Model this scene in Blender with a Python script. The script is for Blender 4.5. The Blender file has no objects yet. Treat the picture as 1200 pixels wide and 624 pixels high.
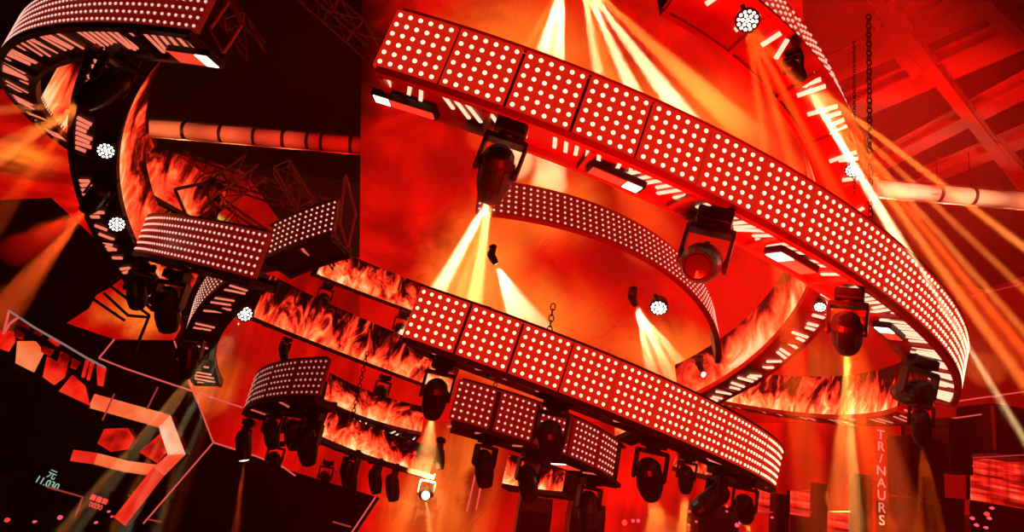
import bpy, math, random
from mathutils import Vector, Matrix
random.seed(7)
SC = bpy.context.scene
COL = SC.collection
F = 750.0
# ------------------------------------------------------------------ frame of reference
UP = Vector((.16, .94, -.30)).normalized()            # world up, in the camera's own axes
FW = Vector((0, 0, -1)); FW = (FW - UP * FW.dot(UP)).normalized()
RT = FW.cross(UP).normalized()
M3 = Matrix((RT, FW, UP))                              # camera axes -> world axes
EYE = Vector((0, 0, 7.0))
M3I = M3.inverted()
def W(c): return M3 @ Vector(c) + EYE
def ray(px, py): return M3 @ Vector(((px - 600) / F, -(py - 312) / F, -1))
def at(px, py, Y):                                     # the point seen at (px,py) on the vertical plane y = Y
    r = ray(px, py); return EYE + r * (Y / r.y)
def atd(px, py, d):                                    # the point seen at (px,py) at camera depth d
    return EYE + ray(px, py) * d
def on_plane(px, py, p0, n):
    r = ray(px, py); return EYE + r * ((p0 - EYE).dot(n) / r.dot(n))

cam_d = bpy.data.cameras.new('camera'); cam = bpy.data.objects.new('camera', cam_d); COL.objects.link(cam)
cam_d.sensor_width = 36; cam_d.lens = F / 1200 * 36; cam_d.clip_end = 300; cam_d.clip_start = .05
cam.matrix_world = Matrix.Translation(EYE) @ M3.to_4x4()
SC.camera = cam

# ------------------------------------------------------------------ materials
def mat(name, base=(.02, .02, .02), rough=.5, metal=0., emit=None, strength=1., bump=None, sample='NONE', spec=.5):
    m = bpy.data.materials.new(name); m.use_nodes = True
    b = m.node_tree.nodes['Principled BSDF']
    b.inputs['Base Color'].default_value = (*base, 1); b.inputs['Roughness'].default_value = rough
    b.inputs['Metallic'].default_value = metal; b.inputs['Specular IOR Level'].default_value = spec
    nt = m.node_tree
    if emit:
        b.inputs['Emission Color'].default_value = (*emit, 1); b.inputs['Emission Strength'].default_value = strength
    if bump:
        n = nt.nodes.new('ShaderNodeTexNoise'); n.inputs['Scale'].default_value = bump[0]
        tc = nt.nodes.new('ShaderNodeTexCoord'); nt.links.new(tc.outputs['Object'], n.inputs['Vector'])
        r = nt.nodes.new('ShaderNodeMapRange'); r.inputs['To Min'].default_value = max(0, rough - bump[1]); r.inputs['To Max'].default_value = rough + bump[1]
        nt.links.new(n.outputs['Fac'], r.inputs['Value']); nt.links.new(r.outputs['Result'], b.inputs['Roughness'])
    m.cycles.emission_sampling = sample
    return m

class NB:                                              # small node builder
    def __init__(s, name, sample='FRONT'):
        s.m = bpy.data.materials.new(name); s.m.use_nodes = True; s.nt = s.m.node_tree; s.nt.nodes.clear()
        s.m.cycles.emission_sampling = sample
    def n(s, t, ins={}, **kw):
        x = s.nt.nodes.new(t)
        for k, v in kw.items(): setattr(x, k, v)
        for k, v in ins.items():
            if isinstance(v, bpy.types.NodeSocket): s.nt.links.new(v, x.inputs[k])
            else: x.inputs[k].default_value = v
        return x
    def math(s, op, a, b=0.0, clamp=False):
        x = s.n('ShaderNodeMath', {0: a, 1: b}, operation=op); x.use_clamp = clamp; return x.outputs[0]
    def ramp(s, fac, stops):
        x = s.n('ShaderNodeValToRGB', {'Fac': fac}); e = x.color_ramp.elements
        while len(e) > 1: e.remove(e[-1])
        e[0].position, e[0].color = stops[0][0], (*stops[0][1], 1)
        for p, c in stops[1:]:
            q = e.new(p); q.color = (*c, 1)
        return x.outputs['Color']
    def mix(s, fac, a, b, mode='MIX'):
        x = s.n('ShaderNodeMix', data_type='RGBA', blend_type=mode)
        for i, v in ((0, fac), (6, a), (7, b)):
            if isinstance(v, bpy.types.NodeSocket): s.nt.links.new(v, x.inputs[i])
            else: x.inputs[i].default_value = v if i == 0 else (*v, 1)
        return x.outputs[2]
    def screen(s, col, strength=1., rough=.35):        # an LED display: black face that gives off the picture
        b = s.n('ShaderNodeBsdfPrincipled', {'Base Color': (.003, .003, .003, 1), 'Roughness': .6, 'Specular IOR Level': .08, 'Emission Color': col, 'Emission Strength': strength})
        o = s.n('ShaderNodeOutputMaterial', {'Surface': b.outputs[0]}); return s.m

BLACK = mat('black_metal', (.018, .016, .017), .42, .6, bump=(6, .12))
PLAST = mat('black_plastic', (.02, .018, .019), .35, 0, bump=(9, .1))
RAIL = mat('rail_red_lit', (.42, .03, .025), .4, .3, bump=(5, .1))  # rail colour carries the red haze light that falls on the frame
RAILH = mat('rail_bright_red_lit', (.8, .03, .02), .4, .2, bump=(5, .1))  # brighter copy of the rail, stronger red light put into its colour
RAILB = mat('charcoal_lacquer', (.05, .02, .02), .4, .3, bump=(5, .1))
STEEL = mat('worn_steel', (.35, .3, .3), .35, .9, bump=(12, .12))
BEAMM = mat('painted_beam', (.55, .3, .3), .6, 0, bump=(3, .1))
DUCTM = mat('galvanised_duct', (.85, .8, .75), .45, .25, bump=(4, .15))
CONC = mat('dark_concrete', (.035, .03, .032), .85, bump=(2, .08))
CEIL = mat('dark_ceiling', (.008, .007, .008), .9, bump=(1.5, .05))
FLOORM = mat('dark_floor', (.02, .02, .022), .35, bump=(3, .1))
GRILLE = mat('speaker_grille', (.012, .012, .013), .7, .4, bump=(60, .2))
def led(n, c, s): return mat(n, (.3, .25, .22), .3, 0, c, s)
DOT_HOT = led('led_bulb_warm', (1, .66, .4), 2.1)
DOT_PINK = led('led_bulb_pink', (1, .52, .42), 1.15)
DOT_DIM = led('led_bulb_dim', (1, .5, .34), 1.1)
DOT_FAINT = led('led_bulb_faint', (1, .42, .32), .6)
BAR_HOT = led('light_bar_cream', (1, .66, .42), 1.25)
BAR_MID = led('light_bar_orange', (1, .22, .13), .95)
BAR_DIM = led('light_bar_red', (1, .16, .1), .7)
LENS = led('lamp_lens', (1, .8, .5), 3)
LENSW = led('wash_lens', (1, .95, .85), 3.0)
LENSOFF = mat('unlit_lens', (.05, .03, .03), .08, 0)
WHITE = led('strobe_white', (1, .7, .5), 4)
REDL = led('strobe_red', (1, .05, .02), .9)
ORL = led('strobe_orange', (1, .16, .04), 1.0)
LINE_PINK = led('tube_pink', (1, .12, .1), .75)
LINE_DIM = led('tube_dim', (1, .08, .07), .35)
DIGIT = led('display_white', (.5, .85, .7), .6)
DIGR = led('display_red', (1, .06, .05), 1.)
PINK = led('indicator_pink', (1, .1, .16), 1.0)

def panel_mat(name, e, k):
    return mat(name, (.14, .02, .018), .42, .2, e, k)  # even emission stands in for red glow from the dots and haze
FACE_HOT = panel_mat('panel_face_red_glow', (1, .02, .006), .55)
FACE_MID = panel_mat('panel_face_weak_glow', (1, .015, .008), .14)
FACE_DARK = panel_mat('panel_face_faint_glow', (1, .01, .006), .035)

def fire_mat(name, strength=1.3, sx=2.2, sy=1.3, bias=0., seed=0.):
    b = NB(name, 'FRONT')
    uv = b.n('ShaderNodeTexCoord').outputs['UV']
    mp = b.n('ShaderNodeMapping', {'Vector': uv, 'Scale': (sx, sy, 1), 'Location': (seed, seed * .37, 0)}).outputs[0]
    nz = b.n('ShaderNodeTexNoise', {'Vector': mp, 'Scale': 1., 'Detail': 4.5, 'Roughness': .62, 'Distortion': 1.3}).outputs['Fac']
    n2 = b.n('ShaderNodeTexNoise', {'Vector': mp, 'Scale': .35, 'Detail': 1.}).outputs['Fac']
    y = b.n('ShaderNodeSeparateXYZ', {'Vector': uv}).outputs['Y']
    v = b.math('MULTIPLY', nz, 2.2); v = b.math('ADD', v, b.math('MULTIPLY', n2, .9))
    v = b.math('SUBTRACT', v, 1.03 - bias); v = b.math('SUBTRACT', v, b.math('MULTIPLY', y, .62), True)
    c = b.ramp(v, [(0, (.004, 0, 0)), (.16, (.12, .002, .001)), (.34, (.85, .02, .008)), (.54, (1, .1, .025)), (.76, (1, .27, .07)), (.98, (1, .62, .3))])
    return b.screen(c, strength)
FIRE = [fire_mat('flame_video_%s' % w, s, bias=bb, seed=sd) for w, s, bb, sd in (('bright', 1.6, .12, 0), ('deep', 1.1, .0, 3.1), ('soft', 1.25, .1, 7.7), ('large', 1.3, .15, 12.2))]
FIRE_TALL = fire_mat('flame_video_tall', 1.15, 1.1, .8, .1, 5.)

# ------------------------------------------------------------------ mesh builder
class MB:
    def __init__(s): s.v = []; s.f = []; s.mi = []; s.uv = {}
    def face(s, idx, m=0, uv=None):
        if uv: s.uv[len(s.f)] = uv
        s.f.append(idx); s.mi.append(m)
    def hexa(s, p, m=0):                                # 8 corners: bottom loop, top loop
        b = len(s.v); s.v += [Vector(q) for q in p]
        for q in ((3, 2, 1, 0), (4, 5, 6, 7), (0, 1, 5, 4), (1, 2, 6, 5), (2, 3, 7, 6), (3, 0, 4, 7)):
            s.face([b + i for i in q], m)
    def box(s, c, x, y, z, m=0):                        # centre and half axes
        c, x, y, z = map(Vector, (c, x, y, z))
        s.hexa([c - x - y - z, c + x - y - z, c + x + y - z, c - x + y - z, c - x - y + z, c + x - y + z, c + x + y + z, c - x + y + z], m)
    def bbox(s, c, x, y, z, m=0, bev=.12):              # box with chamfered vertical edges (octagonal)
        c, x, y, z = map(Vector, (c, x, y, z)); b = len(s.v); k = 1 - bev
        o = [(-k, -1), (k, -1), (1, -k), (1, k), (k, 1), (-k, 1), (-1, k), (-1, -k)]
        for h in (-1, -.88, .88, 1):
            q = .94 if abs(h) == 1 else 1
            for a, e in o: s.v.append(c + x * a * q + y * e * q + z * h)
        for r in range(3):
            for i in range(8): s.face([b + r * 8 + i, b + r * 8 + (i + 1) % 8, b + r * 8 + 8 + (i + 1) % 8, b + r * 8 + 8 + i], m)
        s.face([b + i for i in range(7, -1, -1)], m); s.face([b + 24 + i for i in range(8)], m)
    def tube(s, p, q, r, n=8, m=0, r2=None):
        p, q = Vector(p), Vector(q); d = (q - p).normalized(); a = d.orthogonal().normalized(); e = d.cross(a); b = len(s.v); r2 = r if r2 is None else r2
        for i in range(n):
            t = 2 * math.pi * i / n; o = a * math.cos(t) + e * math.sin(t)
            s.v += [p + o * r, q + o * r2]
        for i in range(n):
            j = (i + 1) % n; s.face([b + 2 * i, b + 2 * j, b + 2 * j + 1, b + 2 * i + 1], m)
        s.face([b + 2 * i for i in range(n - 1, -1, -1)], m); s.face([b + 2 * i + 1 for i in range(n)], m)
    def lathe(s, prof, n=16, m=0, o=(0, 0, 0), ax=(0, 0, 1)):   # prof: (radius, along)
        ax = Vector(ax).normalized(); a = ax.orthogonal().normalized(); e = ax.cross(a); b = len(s.v); o = Vector(o)
        for r, h in prof:
            for i in range(n):
                t = 2 * math.pi * i / n; s.v.append(o + ax * h + (a * math.cos(t) + e * math.sin(t)) * r)
        for k in range(len(prof) - 1):
            for i in range(n):
                j = (i + 1) % n; s.face([b + k * n + i, b + k * n + j, b + k * n + n + j, b + k * n + n + i], m)
        s.face([b + i for i in range(n - 1, -1, -1)], m); s.face([b + (len(prof) - 1) * n + i for i in range(n)], m)
    def torus(s, c, ax, R, r, n=12, k=6, m=0, stretch=None):
        ax = Vector(ax).normalized(); a = Vector(stretch).normalized() if stretch else ax.orthogonal().normalized(); e = ax.cross(a); b = len(s.v); c = Vector(c)
        for i in range(n):
            t = 2 * math.pi * i / n; o = a * math.cos(t) + e * math.sin(t); cc = c + a * math.cos(t) * R * (1.5 if stretch else 1) + e * math.sin(t) * R
            for j in range(k):
                u = 2 * math.pi * j / k; s.v.append(cc + o * r * math.cos(u) + ax * r * math.sin(u))
        for i in range(n):
            for j in range(k):
                s.face([b + i * k + j, b + (i + 1) % n * k + j, b + (i + 1) % n * k + (j + 1) % k, b + i * k + (j + 1) % k], m)
    def build(s, name, mats, parent=None, smooth=False, local=None):
        me = bpy.data.meshes.new(name)
        vs = [local @ v for v in s.v] if local is not None else s.v
        me.from_pydata([tuple(v) for v in vs], [], s.f)
        for m in (mats if isinstance(mats, (list, tuple)) else [mats]): me.materials.append(m)
        me.polygons.foreach_set('material_index', s.mi)
        if s.uv:
            l = me.uv_layers.new(name='uv')
            for fi, uvs in s.uv.items():
                for li, t in zip(me.polygons[fi].loop_indices, uvs): l.data[li].uv = t
        if smooth: me.polygons.foreach_set('use_smooth', [True] * len(s.f))
        me.update()
        o = bpy.data.objects.new(name, me); COL.objects.link(o)
        if parent: o.parent = parent
        return o

def tag(o, label=None, cat=None, group=None, kind=None):
    if label: o['label'] = label
    if cat: o['category'] = cat
    if group: o['group'] = group
    if kind: o['kind'] = kind
    return o
def empty(name, mw, label, cat, group=None):
    o = bpy.data.objects.new(name, None); COL.objects.link(o); o.empty_display_size = .1
    o.matrix_world = mw if isinstance(mw, Matrix) else Matrix.Translation(mw)
    return tag(o, label, cat, group)

# ------------------------------------------------------------------ the rings (centre, radius, plane) in the camera's axes
FIT = {
 'A': (-0.6503, -0.4308, -14.2762, 8.8344, 1.7962, 1.2221, 4.5667, 0.132, 1),
 'D': (-1.0046, -1.7823, -13.7692, 6.4775, 1.7431, 1.2937, 4.3008, 0.1115, -1),
 'B': (-0.9944, -2.3978, -12.9802, 6.0052, 1.8233, 1.2279, 4.5917, 0.1363, 1),
 'C': (-0.8061, -2.0663, -12.458, 4.6751, 2.2319, 1.5226, 4.7598, 0.1101, 1),
 'I': (-0.5516, -2.5544, -13.7835, 5.9304, 2.1721, 1.6247, 4.3921, 0.1165, -1),
 'G': (-1.1947, -3.5581, -12.3177, 3.3441, 2.0091, 1.3214, 4.7075, 0.1757, 1),
 'F': (-1.8463, -3.4852, -12.3018, 3.2005, 2.0614, 1.4121, 4.2746, 0.1598, -1),
 'E': (-1.0902, -0.36, -15.2212, 9.3482, 1.801, 1.2588, 4.3919, 0.109, -1),
 'H': (-0.695, -0.265, -10.675, 6.0, 2.2671, 1.4912, 0., 0.13, 1),
}
class Ring:
    def __init__(s, k):
        x, y, z, s.R, a, b, s.th0, s.gap, s.sgn = FIT[k]; s.k = k
        n = Vector((math.sin(a) * math.cos(b), math.sin(a) * math.sin(b), math.cos(a)))
        u = n.cross(Vector((0, 0, 1))).normalized(); v = n.cross(u)
        s.c = W((x, y, z)); s.n, s.u, s.v = M3 @ n, M3 @ u, M3 @ v
        s.P = .135 if k == 'H' else .1; s.w = .62 if k == 'H' else .55
    def p(s, th, r, h): return s.c + (s.u * math.cos(th) + s.v * math.sin(th)) * r + s.n * h
    def th(s, deg): return s.th0 + math.radians(deg)
    def rad(s, th): return s.u * math.cos(th) + s.v * math.sin(th)
    def tan(s, th): return -s.u * math.sin(th) + s.v * math.cos(th)
    def hit(s, px, py, h=-.12):                         # the angle and radius where the sight line meets the underside
        q = on_plane(px, py, s.c + s.n * h, s.n) - s.c
        x, y = q.dot(s.u), q.dot(s.v); return math.atan2(y, x), math.hypot(x, y)
RING = {k: Ring(k) for k in FIT}

def sweep(R, t0, t1, prof, mats, name, parent, local, mi=None, uvh=None, smooth=False, seg=None):
    n = seg or max(4, int(abs(t1 - t0) * R.R / .16)); mb = MB(); k = len(prof)
    for i in range(n + 1):
        t = t0 + (t1 - t0) * i / n
        for r, h in prof: mb.v.append(R.p(t, r, h))
    for i in range(n):
        for j in range(k):
            a, b = i * k + j, i * k + (j + 1) % k
            m = mi[j] if mi else 0
            if uvh and m:
                L0, L1 = R.R * abs(t1 - t0) * i / n, R.R * abs(t1 - t0) * (i + 1) / n
                uv = [(L0, uvh[j][0]), (L0, uvh[j][1]), (L1, uvh[j][1]), (L1, uvh[j][0])]
            else: uv = [(0, 0)] * 4 if uvh else None
            mb.face([a, b, b + k, a + k], m, uv)
    mb.face(list(range(k)), 0, [(0, 0)] * k if uvh else None); mb.face([n * k + j for j in range(k - 1, -1, -1)], 0, [(0, 0)] * k if uvh else None)
    return mb.build(name, mats, parent, smooth, local)

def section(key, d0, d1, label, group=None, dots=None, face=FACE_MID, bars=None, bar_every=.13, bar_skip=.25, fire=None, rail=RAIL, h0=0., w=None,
            fire_h=None, bar_h=-.09, maxbars=95, bar_len=(.62, .95), slim=False, fire_low=0.0, dr=0.):
    """one moving section of a light ring: curved box frame, dot panels outside, bars beneath, video strip inside"""
    R = RING[key]; P = R.P; sc = P / .1; w = w or R.w; r0 = R.R + dr
    t0, t1 = sorted((R.th(d0), R.th(d1))); tm = (t0 + t1) / 2
    z = R.n; x = R.tan(tm); y = z.cross(x); base = R.p(tm, r0 - w / 2, h0)
    mw = Matrix((x, y, z)).transposed().to_4x4(); mw.translation = base
    root = empty('light_ring_section', mw, label, 'light ring', group); L = mw.inverted()
    hi = 5 * P + .05 * sc; lo = -.05 * sc
    if fire: hi = max(hi, (fire_h or hi))
    # rails
    sweep(R, t0, t1, [(r0 - .07, h0 + lo - (.02 if slim else .07)), (r0 + .012, h0 + lo - (.02 if slim else .07)), (r0 + .012, h0 + lo - .004), (r0 - .07, h0 + lo - .004)], rail, 'lower_rail', root, L)
    sweep(R, t0, t1, [(r0 - .07, h0 + hi + .004), (r0 + .006, h0 + hi + .004), (r0 + .006, h0 + hi + .03), (r0 - .07, h0 + hi + .03)], rail, 'upper_rail', root, L)
    if not slim: sweep(R, t0, t1, [(r0 - w, h0 + lo - .1), (r0 - w + .06, h0 + lo - .1), (r0 - w + .06, h0 + lo + (.0 if fire else .06)), (r0 - w, h0 + lo + (.0 if fire else .06))], rail, 'inner_rail', root, L)
    if not slim: sweep(R, t0, t1, [(r0 - w + .05, h0 + lo - .035), (r0 - .07, h0 + lo - .035), (r0 - .07, h0 + lo - .01), (r0 - w + .05, h0 + lo - .01)], rail, 'underside_plate', root, L)
    arc = (t1 - t0) * r0; nc = max(2, int(arc / .95)); ang = lambda s: t0 + s / r0
    for i in range(0 if slim else nc + 1):
        t = ang(.05 + (arc - .1) * i / nc); a = R.p(t, r0 - w + .03, h0 + lo - .065); b = R.p(t, r0 - .04, h0 + lo - .065)
        mb = MB(); mb.box((a + b) / 2, (b - a) / 2, R.tan(t) * .03, z * .028); mb.build('cross_member', rail, root, False, L)
    # outer dot panels, in modules of six columns
    if dots:
        mod = 5 * P + R.gap * sc; direct = R.sgn
        st = R.th0 + direct * math.radians(0) if abs(d0) < 1e-6 else (t0 if direct > 0 else t1)
        k = 0
        while True:
            s0 = k * mod
            if s0 + 5.4 * P > (t1 - t0) * r0 + (.25 * P): break
            A = lambda s: st + direct * (s / r0)
            mb = MB(); sa, sb = s0 - .5 * P, s0 + 5.5 * P
            for i in range(7):
                t = A(sa + (sb - sa) * i / 6)
                for r, h in ((r0 - .06, lo), (r0, lo), (r0, 5 * P - lo), (r0 - .06, 5 * P - lo)): mb.v.append(R.p(t, r, h0 + h))
            for i in range(6):
                for j in range(4):
                    a, b = i * 4 + j, i * 4 + (j + 1) % 4; mb.face([a, b, b + 4, a + 4], 0)
            mb.face([0, 1, 2, 3], 0); mb.face([27, 26, 25, 24], 0)
            rr = .023 * sc * dots[1]
            for c in range(6):
                t = A(s0 + c * P); T = R.tan(t); N = R.rad(t)
                for q in range(6):
                    o = R.p(t, r0, h0 + q * P); b = len(mb.v)
                    for i in range(8):
                        a = i * math.pi / 4; mb.v.append(o + (T * math.cos(a) + z * math.sin(a)) * rr - N * .002)
                    for i in range(8):
                        a = i * math.pi / 4; mb.v.append(o + (T * math.cos(a) + z * math.sin(a)) * rr * .7 + N * .012 * sc)
                    for i in range(8):
                        j = (i + 1) % 8; mb.face([b + i, b + j, b + 8 + j, b + 8 + i], 1)
                    mb.face([b + 8 + i for i in range(8)], 1)
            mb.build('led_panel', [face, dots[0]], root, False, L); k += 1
    else:
        sweep(R, t0, t1, [(r0 - .06, h0 + lo), (r0, h0 + lo), (r0, h0 + hi), (r0 - .06, h0 + hi)], rail, 'back_panel', root, L)
    if dots: sweep(R, t0, t1, [(r0 - .085, h0 + lo), (r0 - .068, h0 + lo), (r0 - .068, h0 + 5 * P - lo), (r0 - .085, h0 + 5 * P - lo)], RAILB, 'backing_sheet', root, L)
    # light bars beneath
    if bars:
        s = .1; nb = 0; lean = .3; grp = 0
        while s < arc - .1 and nb < maxbars:
            grp += 1
            if grp % 6 == 0: lean = random.uniform(-.55, .55)
            if random.random() > bar_skip:
                t = ang(s); D = R.rad(t); T = R.tan(t)
                D2 = (D + T * (lean + random.uniform(-.12, .12))).normalized(); ln = (w - .14) * random.uniform(*bar_len)
                b = R.p(t, r0 - .085, h0 + bar_h * sc); a = b - D2 * ln
                mb = MB(); mb.box((a + b) / 2, (b - a) / 2, z.cross(D2).normalized() * .017 * sc, z * .012); mb.build('light_bar', bars, root, False, L); nb += 1
            s += bar_every
    if fire:
        sweep(R, t0, t1, [(r0 - w + .03, h0 + lo + fire_low), (r0 - w, h0 + lo + fire_low), (r0 - w, h0 + hi), (r0 - w + .03, h0 + hi)], [BLACK, fire], 'video_strip', root, L,
              mi=[0, 1, 0, 0], uvh=[(0, 0), (0, 1), (0, 0), (0, 0)])
    return root

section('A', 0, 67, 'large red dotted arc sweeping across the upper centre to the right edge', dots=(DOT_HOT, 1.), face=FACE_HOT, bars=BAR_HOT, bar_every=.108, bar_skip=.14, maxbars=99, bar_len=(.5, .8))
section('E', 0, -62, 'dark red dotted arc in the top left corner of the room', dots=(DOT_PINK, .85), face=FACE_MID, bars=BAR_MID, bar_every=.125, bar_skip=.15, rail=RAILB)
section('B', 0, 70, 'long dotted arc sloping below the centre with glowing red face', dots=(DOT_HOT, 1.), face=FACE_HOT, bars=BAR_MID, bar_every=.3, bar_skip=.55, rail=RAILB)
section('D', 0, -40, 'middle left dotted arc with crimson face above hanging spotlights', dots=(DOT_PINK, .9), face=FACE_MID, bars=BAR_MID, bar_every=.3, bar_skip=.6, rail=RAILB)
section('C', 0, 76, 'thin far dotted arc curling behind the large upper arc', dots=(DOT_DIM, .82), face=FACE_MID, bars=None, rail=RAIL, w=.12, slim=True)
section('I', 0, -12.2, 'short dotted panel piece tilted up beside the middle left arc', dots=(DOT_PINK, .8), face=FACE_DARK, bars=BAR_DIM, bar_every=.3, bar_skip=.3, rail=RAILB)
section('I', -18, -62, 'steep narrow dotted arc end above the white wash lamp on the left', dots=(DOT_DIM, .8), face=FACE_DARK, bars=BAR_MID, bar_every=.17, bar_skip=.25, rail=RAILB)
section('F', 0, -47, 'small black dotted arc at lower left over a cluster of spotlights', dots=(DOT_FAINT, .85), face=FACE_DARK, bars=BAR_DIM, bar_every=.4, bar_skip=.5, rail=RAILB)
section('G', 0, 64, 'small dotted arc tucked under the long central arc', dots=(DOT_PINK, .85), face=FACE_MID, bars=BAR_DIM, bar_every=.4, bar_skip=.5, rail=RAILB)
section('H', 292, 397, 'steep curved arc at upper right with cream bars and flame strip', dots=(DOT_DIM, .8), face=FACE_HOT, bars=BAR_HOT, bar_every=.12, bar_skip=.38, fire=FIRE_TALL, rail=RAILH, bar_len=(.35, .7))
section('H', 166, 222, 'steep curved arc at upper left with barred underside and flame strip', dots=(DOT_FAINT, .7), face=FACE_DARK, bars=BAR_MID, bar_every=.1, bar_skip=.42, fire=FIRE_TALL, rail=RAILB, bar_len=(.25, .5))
section('A', 77, 129, 'far flame strip arc low on the right behind a falling beam', fire=FIRE[0], fire_h=.85, rail=RAIL, bars=BAR_MID, bar_every=.3)
section('E', 194, 236, 'farthest flame arc, uppermost of the stacked bands left of centre', fire=FIRE[3], fire_h=1.0, rail=RAILB)
section('B', 190, 257, 'wide flame arc with black lower rail, second of the stacked bands', fire=FIRE[2], fire_h=1.0, rail=RAILB)
section('C', 196, 233, 'flame arc edged with tiny light bars below, third of the stacked bands', fire=FIRE[3], fire_h=.62, rail=RAILB, h0=.44, bars=BAR_HOT, bar_every=.16, bar_skip=.3)
section('G', 188, 252, 'lowest flame arc with white hot base above black spotlights', fire=FIRE[0], fire_h=.55, rail=RAILB, h0=-.16)
section('G', 118, 153, 'short flame strip arc between hanging lamps at bottom centre', fire=FIRE[0], fire_h=.6, rail=RAILB)
section('B', 96, 116, 'short flame strip arc under the right end of the long central arc', fire=FIRE[1], fire_h=.5, rail=RAILB)
section('C', 100, 126, 'short flame strip arc beside the end of the small dotted arc', fire=FIRE[2], fire_h=.5, rail=RAILB)
section('E', 262, 318, 'flame strip arc crossing the far upper left corner', fire=FIRE_TALL, fire_h=1.2, rail=RAILB)

# ------------------------------------------------------------------ moving head spotlights
def head_meshes():
    base = MB(); base.bbox((0, 0, -.055), (.13, 0, 0), (0, .11, 0), (0, 0, .05)); base.lathe([(.07, -.14), (.08, -.13), (.08, -.1)], 14)
    for sx in (-1, 1): base.box((sx * .11, 0, .008), (.018, 0, 0), (0, .05, 0), (0, 0, .014))
    b = base
    y = MB(); y.bbox((0, 0, -.155), (.175, 0, 0), (0, .07, 0), (0, 0, .022))
    for sx in (-1, 1):
        y.bbox((sx * .168, 0, -.29), (.014, 0, 0), (0, .068, 0), (0, 0, .14)); y.lathe([(.06, -.018), (.066, 0), (.05, .018)], 14, 0, (sx * .165, 0, -.4), (1, 0, 0))
    hd = MB(); hd.lathe([(.05, .2), (.09, .19), (.125, .14), (.138, .04), (.142, -.02), (.146, -.16), (.128, -.27), (.105, -.34), (.1, -.345)], 18)
    for k in range(8):
        a = k * math.pi / 4; hd.box((.132 * math.cos(a), .132 * math.sin(a), .0), (.012 * math.cos(a), .012 * math.sin(a), 0), (-.018 * math.sin(a), .018 * math.cos(a), 0), (0, 0, .09))
    hd.torus((0, 0, -.345), (0, 0, 1), .1, .009, 18, 6)
    ln = MB(); ln.lathe([(.05, -.335), (.09, -.346), (.085, -.354), (.03, -.366)], 16)
    return b, y, hd, ln
_b, _y, _h, _l = head_meshes()
PROTO = {}
def proto():
    a = _b.build('base', BLACK); b = _y.build('yoke', PLAST); c = _h.build('head', PLAST, smooth=False); d = _l.build('lens', LENS); e = _l.build('lens', LENSOFF)
    for o in (a, b, c, d, e): COL.objects.unlink(o)
    PROTO.update(base=a, yoke=b, head=c, lens=d, off=e)
proto()
LIGHTS = []; BEAMK = 480
def spot(p, d, power, col, size_deg, blend=.6, rad=.02, name='spot_beam'):
    l = bpy.data.lights.new(name, 'SPOT'); l.energy = power * (BEAMK if name == 'spot_beam' else 1); l.color = col; l.spot_size = math.radians(size_deg); l.spot_blend = blend; l.shadow_soft_size = rad
    o = bpy.data.objects.new(name, l); COL.objects.link(o); o.location = p
    o.rotation_euler = Vector(d).to_track_quat('-Z', 'Y').to_euler(); LIGHTS.append(o); return o
def moving_head(key, px, py, label, aim=None, sc=1., lit=False, h=-.13, group=None, depth=None, up=None, dw=1.5):
    """hangs from ring `key` under the point (px,py); aim = the point its barrel looks at"""
    if key:
        R = RING[key]; best = None
        for i in range(1440):
            a_ = math.pi * i / 720
            for r_ in (R.R - R.w + .12, R.R - R.w / 2, R.R - .14):
                c_ = M3I @ (R.p(a_, r_, h) - EYE)
                if c_.z > -2: continue
                cost = math.hypot(600 - F * c_.x / c_.z - px, 312 + F * c_.y / c_.z - py) - c_.z * dw
                if best is None or cost < best[0]: best = (cost, a_, r_)
        t, r = best[1], best[2]
        p = R.p(t, r, h); z = R.n
    else: p = atd(px, py, depth); z = Vector((0, 0, 1))
    if up == 'world': z = (z + Vector((0, 0, 1)) * 1.5).normalized()
    d = (Vector(aim) - (p - z * .4 * sc)).normalized() if aim is not None else -z
    y = d - z * d.dot(z)
    if y.length < .06:
        y = FWW - z * FWW.dot(z)
    y.normalize(); x = y.cross(z)
    tilt = math.atan2(d.dot(y), -d.dot(z))
    mw = Matrix((x, y, z)).transposed().to_4x4() @ Matrix.Scale(sc, 4); mw.translation = p
    root = empty('moving_head_light', mw, label, 'stage light', group)
    for k in ('base', 'yoke'):
        o = PROTO[k].copy(); COL.objects.link(o); o.parent = root
    tm = Matrix.Translation((0, 0, -.4)) @ Matrix.Rotation(tilt, 4, 'X')
    hd = PROTO['head'].copy(); COL.objects.link(hd); hd.parent = root; hd.matrix_local = tm
    ln = PROTO['lens' if lit else 'off'].copy(); COL.objects.link(ln); ln.parent = hd
    return mw @ (tm @ Vector((0, 0, -.38))), (mw.to_3x3() @ (tm.to_3x3() @ Vector((0, 0, -1)))).normalized()
FWW = Vector((0, 1, 0))
def fan(p, aims, power, col, size=3., blend=.7, wide=1.1):
    for i, a in enumerate(aims):
        pw = power * (a[2] if len(a) > 2 else 1); c = a[3] if len(a) > 3 else col
        d = (a[0] - p).normalized(); spot(p + d * .04, d, pw, c, (a[1] if a[1] else size) * wide, blend, .03)

WARM = (1, .38, .09); PALE = (1, .62, .26); ORG = (1, .09, .008); AMB = (1, .22, .03); RED = (1, .006, .002)
def P3(px, py, d): return atd(px, py, d)

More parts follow.
